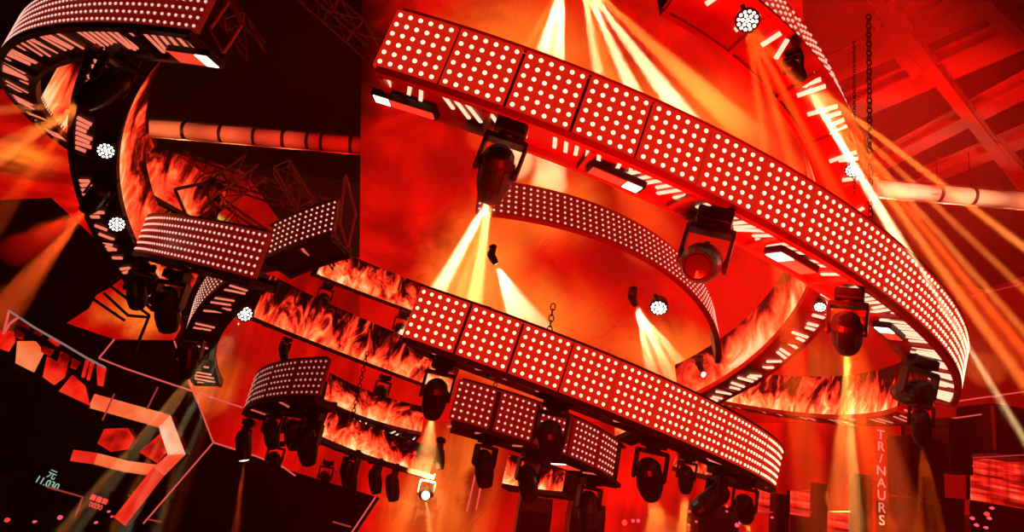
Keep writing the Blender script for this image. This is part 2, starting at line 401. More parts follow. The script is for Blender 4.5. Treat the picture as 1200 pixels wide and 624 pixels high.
# lit heads, with the beams they throw
p, d = moving_head('A', 607, 134, 'big moving head hanging from the upper arc, throwing a pale split beam', P3(560, 300, 6.8), 1.1, True, -.12)
p_hero = p
fan(p, [(P3(497, 370, 15), 3.6, 1.5, PALE), (P3(514, 370, 15), 1.6, .8, AMB), (P3(530, 372, 15), 2.4, .8, AMB), (P3(552, 375, 15), 3.8, 1.2, WARM)], 3200, WARM, wide=1.0)
moving_head('A', 845, 243, 'dark moving head under the large arc with its round face turned outward', P3(800, 330, 4.6), 1.25)
p, d = moving_head('A', 1000, 335, 'moving head at right of the large arc shining a gold beam straight down', P3(1002, 560, 9.5), 1.05, True, -.16, up='world')
fan(p, [(P3(988, 520, 12), 3, 1.6, AMB), (P3(1000, 560, 12), 2, 3., WARM), (P3(1018, 540, 12), 3, 1.2, ORG), (P3(1003, 624, 12), 1.6, 1.5, ORG), (P3(1027, 624, 12), 1.4, 1.2, ORG), (P3(975, 624, 12), 2, 1., ORG)], 750, AMB)
moving_head('A', 1078, 425, 'moving head tilted over at the right end of the large arc', P3(1040, 460, 8.6), 1.1)
p, d = moving_head('A', 1083, 468, 'lowest moving head at the right tip of the large arc, thin orange rays', P3(1090, 620, 10), .95, True, up='world')
fan(p, [(P3(1077, 610, 14), 2, 1), (P3(1092, 624, 14), 1.4, 1.3), (P3(1103, 620, 14), 2, 1)], 450, ORG)
p, d = moving_head('B', 520, 425, 'moving head on the left end of the central arc with a cream beam', P3(500, 520, 8), 1.0, True, up='world')
fan(p, [(P3(500, 540, 12), 6, 1.)], 350, WARM)
for px, py, txt, ax, ay, s in [(657, 462, 'black moving head before the small dotted arc, its round back glinting', 657, 600, 1.05),
                               (576, 500, 'black barrel spotlight hanging between the small dotted arc and the floor', 574, 640, .95),
                               (628, 515, 'black barrel spotlight above the short bottom flame strip', 628, 640, 1.0),
                               (842, 548, 'moving head tipped sideways near the right end of the central arc', 815, 600, 1.0)]:
    moving_head('B' if s > 1 or px > 800 else 'G', px, py, txt, P3(ax, ay, 8.5), s, up='world')
p, d = moving_head('B', 773, 503, 'moving head under the central arc pouring an amber beam to the floor', P3(770, 640, 8.5), 1.1, True, up='world')
fan(p, [(P3(757, 640, 11), 4, 1), (P3(772, 640, 11), 3, 1), (P3(790, 640, 11), 4, .8), (P3(812, 640, 11), 2.5, .5, ORG)], 800, AMB)
p, d = moving_head('B', 802, 545, 'slim moving head with a short amber beam right of the brighter one', P3(800, 650, 9), .7, True, up='world')
fan(p, [(P3(800, 640, 11), 7, 1)], 500, AMB)
p, d = moving_head('B', 879, 556, 'narrow moving head at the right tip of the central arc, beam just starting', P3(880, 660, 10), .95, True, up='world')
fan(p, [(P3(880, 650, 12), 5, 1)], 500, AMB)
p, d = moving_head('G', 508, 540, 'moving head beside the lowest flame arc, beam falling to the floor', P3(503, 640, 10), 1.05, True, up='world', h=-.2)
fan(p, [(P3(506, 640, 12), 5, 1)], 350, WARM)
moving_head('G', 694, 560, 'black moving head under the far end of the small dotted arc', P3(690, 640, 10), 1.1, up='world')
p, d = moving_head('F', 297, 492, 'black moving head at the left tip of the small arc with short orange ray', P3(288, 620, 11), .95, True, up='world')
fan(p, [(P3(280, 590, 11), 7, 1)], 130, ORG)
for px, py, s, txt in [(335, 505, .9, 'black spotlight second from the left under the small black arc'),
                       (368, 498, 1.1, 'large black spotlight in the middle of the cluster under the small arc'),
                       (392, 520, .85, 'black spotlight right of the largest one in the lower left cluster'),
                       (418, 520, .95, 'black spotlight under the left end of the lowest flame arc'),
                       (446, 535, .8, 'black spotlight beneath the middle of the lowest flame arc'),
                       (465, 545, .85, 'black spotlight under the right half of the lowest flame arc'),
                       (325, 478, .85, 'black spotlight close under the dots of the small black arc'),
                       (350, 478, .9, 'black spotlight directly below the right corner of the small black arc')]:
    moving_head('F' if px < 400 else 'G', px, py, txt, P3(px + 2, py + 120, 10.5 if px < 400 else 14), s * (1 if px < 400 else 1.25), up='world', h=-.2, dw=1.5 if px < 400 else -1.5)
for px, py, s, txt in [(341, 386, .8, 'small black spotlight below the left part of the second flame band'),
                       (458, 424, 1.2, 'round black spotlight hanging in the gap below the second flame band'),
                       (477, 357, 1.6, 'small black spotlight before the uppermost flame band'),
                       (387, 326, 1.4, 'small black spotlight on the left end of the uppermost flame band')]:
    moving_head('B' if py > 370 else 'E', px, py, txt, P3(px, py + 120, 15), s, up='world', h=-.2, dw=-1.5)
for px, py, s, txt in [(409, 480, 1., 'tiny spotlight at the left of the bar edged flame band'),
                       (443, 492, 1.2, 'tiny spotlight with glinting face mid way along the bar edged flame band'),
                       (476, 500, 1., 'tiny spotlight right of centre on the bar edged flame band'),
                       (518, 506, 1., 'tiny spotlight at the right end of the bar edged flame band')]:
    moving_head('C', px, py, txt, P3(px, py + 120, 15), s, up='world', h=.35, dw=-1.5)
for px, py, s, txt in [(172, 305, 1., 'black spotlight at the left end under the middle left arc'),
                       (210, 315, 1.15, 'black spotlight second from the left under the middle left arc')]:
    q, d = moving_head('D', px, py, txt, P3(px - 12, py + 100, 9), s, up='world', h=-.2)
p, d = moving_head('D', 195, 318, 'spotlight below the middle left arc flashing a yellow ray', P3(165, 395, 10), .8, True, up='world')
fan(p, [(P3(160, 400, 14), 5, 1)], 700, AMB)
moving_head('I', 222, 385, 'black spotlight under the steep narrow arc end', P3(215, 480, 11), 1.1, up='world')
p, d = moving_head('E', 148, 62, 'black moving head under the top left arc sending a wide amber shaft', P3(0, 190, 7.6), 1.1, True)
fan(p, [(P3(-30, 205, 12), 3., 1.2), (P3(-30, 185, 12), 2.5, .8), (P3(-10, 130, 12), 2, .6), (P3(10, 240, 12), 3, .5, ORG)], 1000, AMB)
p, d = moving_head('H', 128, 210, 'black spotlight at left with an orange ray aimed down left', P3(50, 310, 9.5), .9, True)
fan(p, [(P3(45, 315, 15), 3.4, 1.3), (P3(62, 270, 15), 3, .7, RED), (P3(75, 260, 15), 2, .5)], 900, ORG)

def bare_head(px, py, dep, aim, label, sc=1., top=True):
    return moving_head(None, px, py + 5, label, aim, sc * .6, True, depth=dep)
p, d = bare_head(578, 283, 11.5, P3(620, 380, 11.5), 'far moving head behind the central haze casting two white rays', .8)
fan(p, [(P3(607, 380, 18), 3.2, 1.4), (P3(628, 378, 18), 3, 1.)], 1700, (1, .6, .3), wide=1.8)
p, d = bare_head(742, 332, 11.5, P3(780, 440, 11.5), 'far moving head inside the rings casting a peach beam', .8)
fan(p, [(P3(765, 440, 18), 2.6, 1.1), (P3(785, 438, 18), 2.6, 1.2), (P3(800, 430, 18), 2.4, .8)], 1500, (1, .42, .16), wide=1.5)
p, d = bare_head(930, 55, 6.7, P3(1100, 250, 9.), 'moving head by the upper right arc fanning bright rays to the right', .9)
fan(p, [(P3(1200, 290, 6.9), 1.8, 1.2, AMB), (P3(1195, 335, 6.9), 1.4, 1., AMB), (P3(1140, 320, 6.9), 1.6, 1., AMB), (P3(1025, 235, 6.9), 3.4, 1.6, PALE), (P3(1070, 270, 6.9), 2.2, .8, AMB), (P3(1110, 300, 6.9), 2.2, .8, ORG)], 11000, WARM, wide=.85)
p, d = bare_head(1006, 225, 9.5, P3(1060, 320, 9.5), 'small lamp behind the large arc shooting an orange ray down right', .6)
fan(p, [(P3(1075, 330, 15), 3, 1.2)], 350, AMB)
p, d = bare_head(820, 412, 12.5, P3(838, 470, 12.5), 'far small lamp beside the lower flame strip with a short peach ray', .7)
fan(p, [(P3(838, 475, 18), 5, 1)], 1500, (1, .6, .3))
p, d = bare_head(240, 408, 11.5, P3(195, 480, 11.5), 'moving head left of the flame bands casting gold rays down left', .8)
fan(p, [(P3(175, 500, 11), 3, 1.3), (P3(190, 510, 11), 3, 1.), (P3(210, 520, 11), 2.5, .6)], 600, AMB)
# the overhead cluster above the frame
for i, (px, aims) in enumerate(((668, [(P3(618, 130, 16), 3.6, 1.2), (P3(648, 150, 16), 3.2, 1.3, (1, .6, .25)), (P3(590, 110, 16), 2.5, .5, ORG)]),
                                (690, [(P3(705, 110, 16), 1.8, .7), (P3(762, 150, 16), 2.4, 1.), (P3(812, 150, 16), 2.6, .9), (P3(870, 150, 16), 3, .5, AMB), (P3(740, 200, 16), 5, .5, ORG)]))):
    q = P3(px - 8, -22, 7.6); fan(q, aims, 2600, PALE, wide=1.6)

# ------------------------------------------------------------------ round wash lights that face the room
def wash(px, py, dep, r_px, label, look=(0, 0, 0), s=1., rays=None):
    p = atd(px, py, dep); r = r_px * dep / F
    z = (EYE - p).normalized(); z = (z + Vector(look)).normalized(); x = z.orthogonal().normalized(); y = z.cross(x)
    mw = Matrix((x, y, z)).transposed().to_4x4(); mw.translation = p
    o = empty('wash_light', mw, label, 'stage light', 'round white wash lights')
    m = MB(); m.lathe([(.5 * r, -1.5 * r), (.95 * r, -1.2 * r), (1.1 * r, -.3 * r), (1.1 * r, 0), (1.0 * r, .02 * r)], 18); m.build('housing', BLACK, o)
    m = MB(); m.bbox((0, 0, -.9 * r), (1.35 * r, 0, 0), (0, .2 * r, 0), (0, 0, .14 * r)); m.build('yoke', BLACK, o)
    m = MB(); m.lathe([(.98 * r, .0), (.98 * r, .06 * r)], 18)
    m.build('face_plate', GRILLE, o)
    m = MB()
    for n_, R_, k in ((1, 0, .2), (6, .42 * r, .17), (12, .78 * r, .16)):
        for i in range(n_):
            a = 2 * math.pi * i / n_; m.lathe([(k * r, .05 * r), (k * r * .8, .12 * r)], 7, 0, (R_ * math.cos(a), R_ * math.sin(a), 0))
    m.build('lens_cluster', LENSW, o)
    return p
p = wash(876, 24, 5.9, 13, 'brightest round wash light at the top right beside cream bars', (.1, 0, -.2))
fan(p + (EYE - p).normalized() * .16 - Vector((0, 0, .02)), [(P3(890, 130, 6.4), 4, .8), (P3(915, 150, 6.4), 4, 1), (P3(950, 170, 6.4), 4, .8), (P3(1000, 180, 6.4), 4, .8)], 1600, ORG)
p = wash(772, 361, 11.4, 10, 'flattened round wash light glowing beside the far peach beam', (0, 0, -.9))
fan(p + (EYE - p).normalized() * .16 - Vector((0, 0, .02)), [(P3(800, 430, 18), 3, .8), (P3(815, 425, 18), 3, .8)], 700, ORG)
wash(124, 177, 8.2, 9.5, 'round wash light at the left beneath the top left arc', (0, 0, -.3))
p = wash(287, 368, 11, 9, 'round wash light on the left above a bundle of pale rays', (-.2, 0, -.2))
fan(p + (EYE - p).normalized() * .2, [(P3(200, 480, 9.6), 2.4, 1.1), (P3(225, 480, 9.6), 2.4, 1.1, (1, .9, .5)), (P3(175, 500, 9.6), 2.4, .8), (P3(245, 470, 9.6), 2, .8), (P3(262, 440, 9.6), 2.5, .5, ORG)], 420, PALE)
wash(137, 263, 9.2, 9, 'pinkish round wash light left of the middle left arc', (.2, 0, -.3))
wash(999, 200, 7.4, 8, 'round wash light on the right behind the hoist chain', (-.2, 0, -.6))
wash(961, 360, 9.8, 7, 'small flattened wash light under the right side of the large arc', (0, 0, -1.0))

# ------------------------------------------------------------------ flat strobes under the rings
def strobe(key, px, py, label, L_=.42, Wd=.17, white=.25, h=-.16, flip=1, r=None):
    R = RING[key]; t, rr = R.hit(px, py, h); rr = min(max(rr, R.R - R.w - .15), R.R - .1); p = R.p(t, rr, h); z = R.n; x = R.tan(t) * flip; y = z.cross(x)
    mw = Matrix((x, y, z)).transposed().to_4x4(); mw.translation = p
    o = empty('strobe_light', mw, label, 'stage light', 'flat strobe lights under the rings')
    m = MB(); m.bbox((0, 0, 0), (L_ / 2 + .03, 0, 0), (0, Wd / 2 + .02, 0), (0, 0, .035)); m.build('housing', BLACK, o)
    m = MB(); m.box((0, 0, .06), (.03, 0, 0), (0, .05, 0), (0, 0, .035)); m.build('bracket', BLACK, o)
    a = -L_ / 2; b = a + L_ * white
    m = MB(); m.box(((a + b) / 2, 0, -.037), ((b - a) / 2, 0, 0), (0, Wd / 2, 0), (0, 0, .006)); tag(m.build('bright_window', WHITE, o), 'white lit end of the strobe')
    m = MB(); m.box(((b + L_ / 2) / 2 + .008, 0, -.037), ((L_ / 2 - b) / 2 - .008, 0, 0), (0, Wd / 2, 0), (0, 0, .006)); tag(m.build('dim_window', REDL, o), 'red glowing part of the strobe')
strobe('A', 475, 122, 'flat strobe hanging at the left end of the large upper arc', .6, .12)
strobe('A', 722, 207, 'flat strobe behind the bars below the middle of the large arc', .5, .15, .3, flip=-1)
strobe('A', 928, 305, 'flat strobe between the two right hand moving heads of the large arc', .5, .2, .35)
strobe('A', 1042, 388, 'flat strobe before the cream bars at the right end of the large arc', .4, .16, .4)
strobe('E', 228, 66, 'red flat strobe with a white end under the top left arc', .55, .2, .3, flip=-1)
strobe('G', 665, 545, 'flat square strobe frame under the small dotted arc', .35, .3, .1)

# ------------------------------------------------------------------ room
def flat(name, pts, m, kind='structure', label=None, cat=None, uv=None, thick=None, parent=None, group=None):
    pts = [Vector(p) for p in pts]; mb = MB(); n = (pts[1] - pts[0]).cross(pts[2] - pts[0]).normalized()
    if n.dot(EYE - pts[0]) < 0: n = -n
    th = thick or .1; k = len(pts); mb.v = pts + [p - n * th for p in pts]
    mb.face(list(range(k))); mb.face([k + i for i in range(k - 1, -1, -1)], 1 if isinstance(m, (list, tuple)) else 0)
    for i in range(k): mb.face([i, (i + 1) % k, k + (i + 1) % k, k + i], 1 if isinstance(m, (list, tuple)) else 0)
    o = mb.build(name, m, parent); tag(o, label, cat, group, kind if not label and not parent else None); return o
X0, X1, YB, ZC = -38., 46., 58., 31.
flat('floor', [(X0, -3, 0), (X1, -3, 0), (X1, YB, 0), (X0, YB, 0)], FLOORM)
flat('ceiling', [(X0, -3, ZC), (X1, -3, ZC), (X1, YB, ZC), (X0, YB, ZC)], CEIL)
WALLR = mat('red_plaster', (.5, .3, .3), .8, bump=(2, .08))
flat('wall_back', [(X0, YB, 0), (X1, YB, 0), (X1, YB, ZC), (X0, YB, ZC)], WALLR)
flat('wall_left', [(X0, -3, 0), (X0, YB, 0), (X0, YB, ZC), (X0, -3, ZC)], CONC)
flat('wall_right', [(X1, -3, 0), (X1, YB, 0), (X1, YB, ZC), (X1, -3, ZC)], WALLR)

# ceiling beams: two crossing sets, below the ceiling
ZB = 30.2
def on_z(px, py, z):
    r = ray(px, py); return EYE + r * ((z - EYE.z) / r.z)
def beam(a, b, wd, hd, label):
    a, b = Vector(a), Vector(b); d = (b - a).normalized(); s = Vector((0, 0, 1)).cross(d).normalized(); m = MB(); c = (a + b) / 2
    z = Vector((0, 0, 1)); L = (b - a) / 2
    m.box(c - z * hd, L, s * wd, z * .06); m.box(c + z * hd, L, s * wd, z * .06); m.box(c, L, s * .06, z * hd)
    o = m.build('ceiling_beam', BEAMM); o.location = (0, 0, 0); tag(o, label, 'beam', 'ceiling beams at the upper right')
for (x0, y0, x1, y1, w_, txt) in [(935, 99, 1290, -60, .5, 'red lit ceiling beam nearest the top right corner'), (1000, 124, 1260, 8, .65, 'widest red ceiling beam running to the right edge'),
                             (1010, 200, 1260, 68, .42, 'red lit ceiling beam third from the top right corner'), (1080, 208, 1260, 135, .4, 'red lit ceiling beam lowest at the right edge')]:
    beam(on_z(x0, y0, ZB), on_z(x1, y1, ZB), w_ * 1.3, .4, txt)
for (x0, y0, x1, y1, txt) in [(985, -60, 1225, 250, 'slanting cross beam reaching the duct on the right'), (1120, -30, 1195, 42, 'short cross beam at the top right corner'), (1030, 30, 1075, 82, 'faint cross beam between the first two ceiling beams'), (1165, 165, 1215, 222, 'cross beam end above the right part of the duct')]:
    beam(on_z(x0, y0, ZB - .5), on_z(x1, y1, ZB - .7), .3, .25, txt)

# the long duct across the room
a, b = atd(165, 149, 33), atd(1290, 243, 33)
root = empty('ventilation_duct', a, 'long round duct running across the room behind the rings', 'duct'); L = Matrix.Translation(a).inverted()
m = MB(); m.tube(a, b, .44, 28); m.build('pipe', DUCTM, root, True, L)
for sgn in (1, -1):
    m = MB(); o_ = Vector((0, 0, .53)) * sgn; m.tube(a + o_, b + o_, .05, 8); tag(m.build('guide_rail', STEEL, root, False, L), 'thin steel rail beside the duct')
for t in (.047, .085, .12, .15, .175, .19, .22, .83, .865, .925, .98):
    c = a.lerp(b, t); d = (b - a).normalized(); m = MB(); m.tube(c - d * .07, c + d * .07, .5, 20)
    m.tube(c + Vector((0, 0, .4)), c + Vector((0, 0, 2.6)), .03, 6); m.build('clamp_band', BLACK, root, False, L)

# box trusses
def truss(a, b, s, label, m_=STEEL, up=(0, 0, 1), r=.035):
    a, b = Vector(a), Vector(b); d = (b - a).normalized(); u = Vector(up); u = (u - d * u.dot(d)).normalized(); v = d.cross(u); m = MB(); n = max(2, int((b - a).length / (s * 1.3)))
    root = empty('lighting_truss', a, label, 'truss', 'steel trusses in the upper left'); L = Matrix.Translation(a).inverted()
    cs = [(u + v) * s / 2, (u - v) * s / 2, (-u - v) * s / 2, (-u + v) * s / 2]
    for c in cs:
        m = MB(); m.tube(a + c, b + c, r, 6); m.build('chord', m_, root, False, L)
    m = MB()
    for i in range(n):
        p, q = a.lerp(b, i / n), a.lerp(b, (i + 1) / n)
        for k in range(4):
            m.tube(p + cs[k], q + cs[(k + 1) % 4], r * .6, 5); m.tube(p + cs[k], p + cs[(k + 1) % 4], r * .6, 5)
    m.build('lattice', m_, root, False, L)
TR = mat('truss_steel', (.5, .28, .28), .5, .5, bump=(8, .1))
truss(atd(330, -40, 21), atd(520, 130, 23), .7, 'faint truss slanting behind the left edge of the red haze', TR)
truss(atd(250, -10, 19), atd(300, 60, 19), .6, 'short hexagon arm of truss right of the top left arc', TR)
truss(atd(170, 190, 20), atd(330, 300, 21), .7, 'truss slanting across the flames above the middle left arc', TR)
truss(atd(190, 275, 19), atd(300, 195, 19), .6, 'truss rising to the right above the middle left arc', TR)
truss(atd(215, 190, 21), atd(395, 250, 21), .6, 'truss behind the short tilted dotted panel', TR)
truss(atd(330, 195, 19), atd(400, 310, 19), .5, 'thin truss falling beside the short tilted panel', TR)
for (q, txt) in (([(205, 222), (238, 215), (250, 245), (222, 262)], 'square truss frame over the flames above the middle left arc'), ([(405, 205), (417, 250), (408, 290), (398, 262)], 'thin curved frame right of the short tilted panel'),
                 ([(168, 330), (182, 308), (198, 312), (192, 335)], 'small square frame hanging among spotlights on the left'), ([(205, 372), (215, 352), (235, 372)], 'small triangular frame under the steep arc end'),
                 ([(270, 0), (283, 30), (262, 62), (246, 34)], 'thin polygon frame in the dark beside the top left arc')):
    m = MB(); pts = [atd(x, y, 13) for x, y in q]
    for i in range(len(pts)): m.tube(pts[i], pts[(i + 1) % len(pts)], .035, 6)
    c = sum(pts, Vector()) / len(pts); tag(m.build('metal_frame', TR), txt, 'frame')

# hoist chains
def chain(px, py, dep, length, label, lk=.055):
    p = atd(px, py, dep); m = MB(); n = int(length / (lk * 2.3))
    for i in range(n):
        c = Vector((0, 0, -i * lk * 2.3)); m.torus(c, (1, 0, 0) if i % 2 else (0, 1, 0), lk, lk * .28, 8, 5, 0, (0, 0, 1))
    o = m.build('hoist_chain', BLACK); o.location = p; tag(o, label, 'chain')
chain(1018, 20, 8.2, 3.1, 'long black hoist chain hanging before the duct on the right', .03)
chain(1001, 50, 8.8, 2.4, 'thinner hoist chain just left of the longer one', .018)
chain(430, 415, 11, 1.2, 'hoist chain between the flame bands left of centre', .03)
chain(648, 360, 7.6, .8, 'short chain rising from the top of the central arc', .03)
chain(590, 395, 11, 1.6, 'short hoist chain behind the central arc', .03)

# ------------------------------------------------------------------ LED screens
def px_local(b, co, o, ex, ey, px, py, Y):
    q = at(px, py, Y) - o; return q.x, q.z
def backdrop(name, poly, Y, blobs, base, strength, label, streak=None, ring=None, thick=.25, dark=None):
    """flat LED wall standing at y=Y; picture made of soft colour fields, folds and noise in the screen's own metres"""
    b = NB(name + '_picture', 'FRONT'); co = b.n('ShaderNodeTexCoord').outputs['Object']
    pts = [at(x, y, Y) for x, y in poly]; o = pts[0].copy()
    nz = b.n('ShaderNodeTexNoise', {'Vector': co, 'Scale': .35, 'Detail': 5., 'Roughness': .55, 'Distortion': .8})
    warp = b.n('ShaderNodeVectorMath', {0: nz.outputs['Color'], 1: (.5, .5, .5)}, operation='SUBTRACT').outputs[0]
    warp = b.n('ShaderNodeVectorMath', {0: warp, 'Scale': 2.2}, operation='SCALE').outputs[0]
    cw = b.n('ShaderNodeVectorMath', {0: co, 1: warp}, operation='ADD').outputs[0]
    col = b.mix(b.math('MULTIPLY', b.math('SUBTRACT', nz.outputs['Fac'], .35), 1.6, True), tuple(c * .3 for c in base), base)
    for (px, py, sx, sy, c, k) in blobs:
        q = at(px, py, Y) - o; e = (at(px + 10, py, Y) - at(px - 10, py, Y)).length / 20
        d = b.n('ShaderNodeVectorMath', {0: cw, 1: (q.x, 0, q.z)}, operation='SUBTRACT').outputs[0]
        d = b.n('ShaderNodeVectorMath', {0: d, 1: (1 / (sx * e), 0, 1 / (sy * e))}, operation='MULTIPLY').outputs[0]
        l = b.n('ShaderNodeVectorMath', {0: d}, operation='LENGTH').outputs['Value']
        f = b.n('ShaderNodeMapRange', {'Value': l, 'From Min': 0., 'From Max': 1.25, 'To Min': k, 'To Max': 0.}, interpolation_type='SMOOTHERSTEP').outputs[0]
        col = b.mix(f, col, c)
    wv = b.n('ShaderNodeTexWave', {'Vector': cw, 'Scale': .22, 'Distortion': 6., 'Detail': 3., 'Detail Scale': .6}, wave_type='RINGS', rings_direction='Y').outputs['Fac']
    g = b.ramp(wv, [(0, (1, 1, 1)), (.45, (1, 1, 1)), (.5, (.55, .5, .5)), (.56, (1, 1, 1))])
    col = b.mix(.55, col, g, 'MULTIPLY')
    if streak:
        mp = b.n('ShaderNodeMapping', {'Vector': co, 'Scale': streak[0], 'Rotation': (0, streak[2] if len(streak) > 2 else 0, 0)}).outputs[0]
        sn = b.n('ShaderNodeTexNoise', {'Vector': mp, 'Scale': 1., 'Detail': 3.}).outputs['Fac']
        sr = b.ramp(sn, [(.35, (.1, .05, .05)), (.5, (.8, .8, .8)), (.68, (1.3, 2.5, 2.))]); col = b.mix(streak[1], col, sr, 'MULTIPLY')
    mt = b.screen(col, strength)
    mb = MB(); k = len(pts); loc = [p - o for p in pts]; mb.v = loc + [p + Vector((0, thick, 0)) for p in loc]
    mb.face(list(range(k))); mb.face([k + i for i in range(k - 1, -1, -1)], 1)
    for i in range(k): mb.face([i, (i + 1) % k, k + (i + 1) % k, k + i], 1)
    ob = mb.build('led_screen', [mt, BLACK]); ob.location = o; tag(ob, label, 'screen'); return ob
R0 = (.95, .004, .0015); DR = (.22, .001, .001); OR = (1, .16, .015); LO = (1, .32, .06); MR = (.55, .002, .001)
backdrop('centre', [(424, -30), (940, -30), (948, 495), (420, 495)], 25.2,
         [(408, 60, 80, 330, (.004, 0, 0), 1.), (560, 330, 75, 110, OR, .95), (620, 60, 120, 90, OR, .75), (640, 240, 70, 60, OR, .85), (800, 130, 130, 60, OR, .7), (545, 360, 50, 70, LO, .7), (620, 370, 110, 60, OR, .8),  # orange fields and dark left fade also carry the glow of lit haze
          (790, 420, 90, 45, OR, .8), (730, 300, 70, 55, DR, .95), (800, 240, 110, 55, DR, .85), (525, 195, 45, 40, DR, .8), (860, 55, 50, 30, DR, .8), (650, 440, 120, 40, OR, .7), (870, 340, 60, 60, MR, .7)],
         R0, 1.5, 'huge red and orange LED wall behind the centre of the rings')
backdrop('low', [(205, 416), (300, 322), (428, 300), (1075, 300), (1075, 600), (1040, 640), (408, 640), (445, 584), (340, 552), (300, 535), (252, 519)], 26.2,
         [(520, 600, 70, 60, OR, .6), (540, 540, 50, 60, OR, .5), (250, 450, 40, 40, OR, .5), (560, 570, 20, 60, DR, .9), (620, 540, 60, 60, DR, .6), (330, 480, 60, 40, DR, .7), (740, 570, 40, 60, R0, .8), (800, 620, 90, 25, DR, .9),
          (960, 430, 60, 40, OR, .3), (1000, 470, 60, 30, OR, .35)],
         R0, 1.3, 'wide red LED wall low down behind the flame bands and spotlights', ((1.1, 1, .12), .5))
backdrop('leaf', [(78, 379), (104, 362), (113, 346), (128, 338), (152, 320), (190, 322), (206, 352), (212, 385), (204, 399), (134, 398)], 21.,
         [(160, 370, 60, 30, OR, .9), (185, 350, 30, 30, LO, .4), (110, 385, 40, 15, MR, .6)], R0, 1.4, 'pointed orange red LED panel cut by dark seams at the left', ((.25, 1, 1.3), .2, .5))
backdrop('left', [(-40, 120), (60, 82), (170, 90), (172, 310), (118, 286), (60, 232), (-40, 236)], 22.,
         [(90, 130, 50, 40, OR, .85), (30, 185, 60, 30, OR, .7), (60, 60, 40, 30, DR, .8), (120, 230, 40, 40, R0, .9), (50, 150, 20, 20, DR, .8)], R0, 1.3, 'orange red LED wall glowing at the far left', ((.28, 1, 2.2), .6, .7))
backdrop('flames', [(165, 196), (205, 180), (285, 200), (330, 262), (300, 300), (165, 300)], 22.6,
         [(265, 255, 14, 12, (1, .5, .08), .95), (230, 230, 40, 30, OR, .6), (200, 215, 30, 20, DR, .8), (290, 215, 40, 20, DR, .9)], R0, .8, 'flame coloured LED wall glimpsed above the middle left arc', ((.9, 1, .9), .6, -.5))
# red blocks to the lower right
BLK = NB('streak_picture'); co = BLK.n('ShaderNodeTexCoord').outputs['Object']
n1 = BLK.n('ShaderNodeTexNoise', {'Vector': BLK.n('ShaderNodeMapping', {'Vector': co, 'Scale': (.25, 1, 2.6), 'Rotation': (0, .18, 0)}).outputs[0], 'Scale': 1.6, 'Detail': 3.}).outputs['Fac']
n2 = BLK.n('ShaderNodeTexNoise', {'Vector': BLK.n('ShaderNodeMapping', {'Vector': co, 'Scale': (2.2, 1, .2)}).outputs[0], 'Scale': 1.2, 'Detail': 2.}).outputs['Fac']
BLKM = BLK.screen(BLK.mix(1., BLK.ramp(n1, [(.36, (.12, 0, 0)), (.5, (.9, .012, .006)), (.68, (1, .09, .04))]), BLK.ramp(n2, [(.3, (.3, .2, .2)), (.5, (1, 1, 1)), (.7, (1.1, 2, 2))]), 'MULTIPLY'), 1.1)
def led_block(poly, Y, label, m=None):
    pts = [at(x, y, Y) for x, y in poly]; o = pts[0]; mb = MB(); k = len(pts); loc = [p - o for p in pts]; mb.v = loc + [p + Vector((0, .25, 0)) for p in loc]
    mb.face(list(range(k))); mb.face([k + i for i in range(k - 1, -1, -1)], 1)
    for i in range(k): mb.face([i, (i + 1) % k, k + (i + 1) % k, k + i], 1)
    ob = mb.build('led_screen', [m or BLKM, BLACK]); ob.location = o; tag(ob, label, 'screen')
led_block([(1137, 540), (1215, 533), (1215, 596), (1137, 600)], 30, 'red patterned LED wall at the lower right edge')
led_block([(926, 575), (956, 574), (956, 606), (926, 606)], 24.5, 'small square red LED screen right of the central arc tip')
led_block([(968, 598), (1003, 598), (1003, 640), (968, 640)], 24, 'bright red LED screen at the bottom right of centre')
led_block([(1060, 496), (1078, 494), (1112, 494), (1112, 522), (1062, 522)], 24.6, 'orange framed LED screen behind the lowest moving head', FIRE_TALL)
led_block([(888, 573), (906, 572), (906, 600), (888, 600)], 24.4, 'narrow red LED screen below the tip of the central arc')

# hexagonal light channel and tubes at lower left
def ribbon(name, pts, Y, wid, mts, label, cat, mids):
    P_ = [at(x, y, Y) for x, y in pts]; o = P_[0]; mb = MB()
    n = len(P_)
    for i in range(n):
        d = (P_[min(i + 1, n - 1)] - P_[max(i - 1, 0)]).normalized(); s = Vector((-d.z, 0, d.x)) * wid
        d1 = (P_[min(i + 1, n - 1)] - P_[i]).normalized() if i < n - 1 else d; d0 = (P_[i] - P_[i - 1]).normalized() if i else d
        k = 1 / max(.5, math.sqrt(max(.05, (1 + d0.dot(d1)) / 2)))
        for q in (s * k, -s * k):
            mb.v += [P_[i] - o + q, P_[i] - o + q + Vector((0, .3, 0))]
    for i in range(n - 1):
        a = i * 4; b = a + 4
        mb.face([a, a + 2, b + 2, b], mids[i]); mb.face([a + 1, b + 1, b + 3, a + 3], 0); mb.face([a, b, b + 1, a + 1], 0); mb.face([a + 2, a + 3, b + 3, b + 2], 0)
    ob = mb.build(name, mts, None); ob.location = o; tag(ob, label, cat)
def chan(name, stops):
    b = NB(name); co = b.n('ShaderNodeTexCoord').outputs['Object']; nz = b.n('ShaderNodeTexNoise', {'Vector': co, 'Scale': .9, 'Detail': 4.}).outputs['Fac']
    return b.screen(b.ramp(nz, stops), 1.)
CH = [BLACK, chan('channel_orange', [(.35, (1, .05, .02)), (.5, (1, .15, .045)), (.65, (1, .26, .09))]), chan('channel_bright', [(.35, (1, .3, .12)), (.6, (1, .7, .5))]), chan('channel_red', [(.35, (.75, .008, .005)), (.65, (1, .05, .02))])]
ribbon('light_channel', [(107, 470), (150, 482), (193, 494), (207, 533), (186, 553), (140, 612)], 20, .21, CH, 'broad hexagonal light channel glowing orange at lower left', 'light', [1, 1, 2, 1, 3])
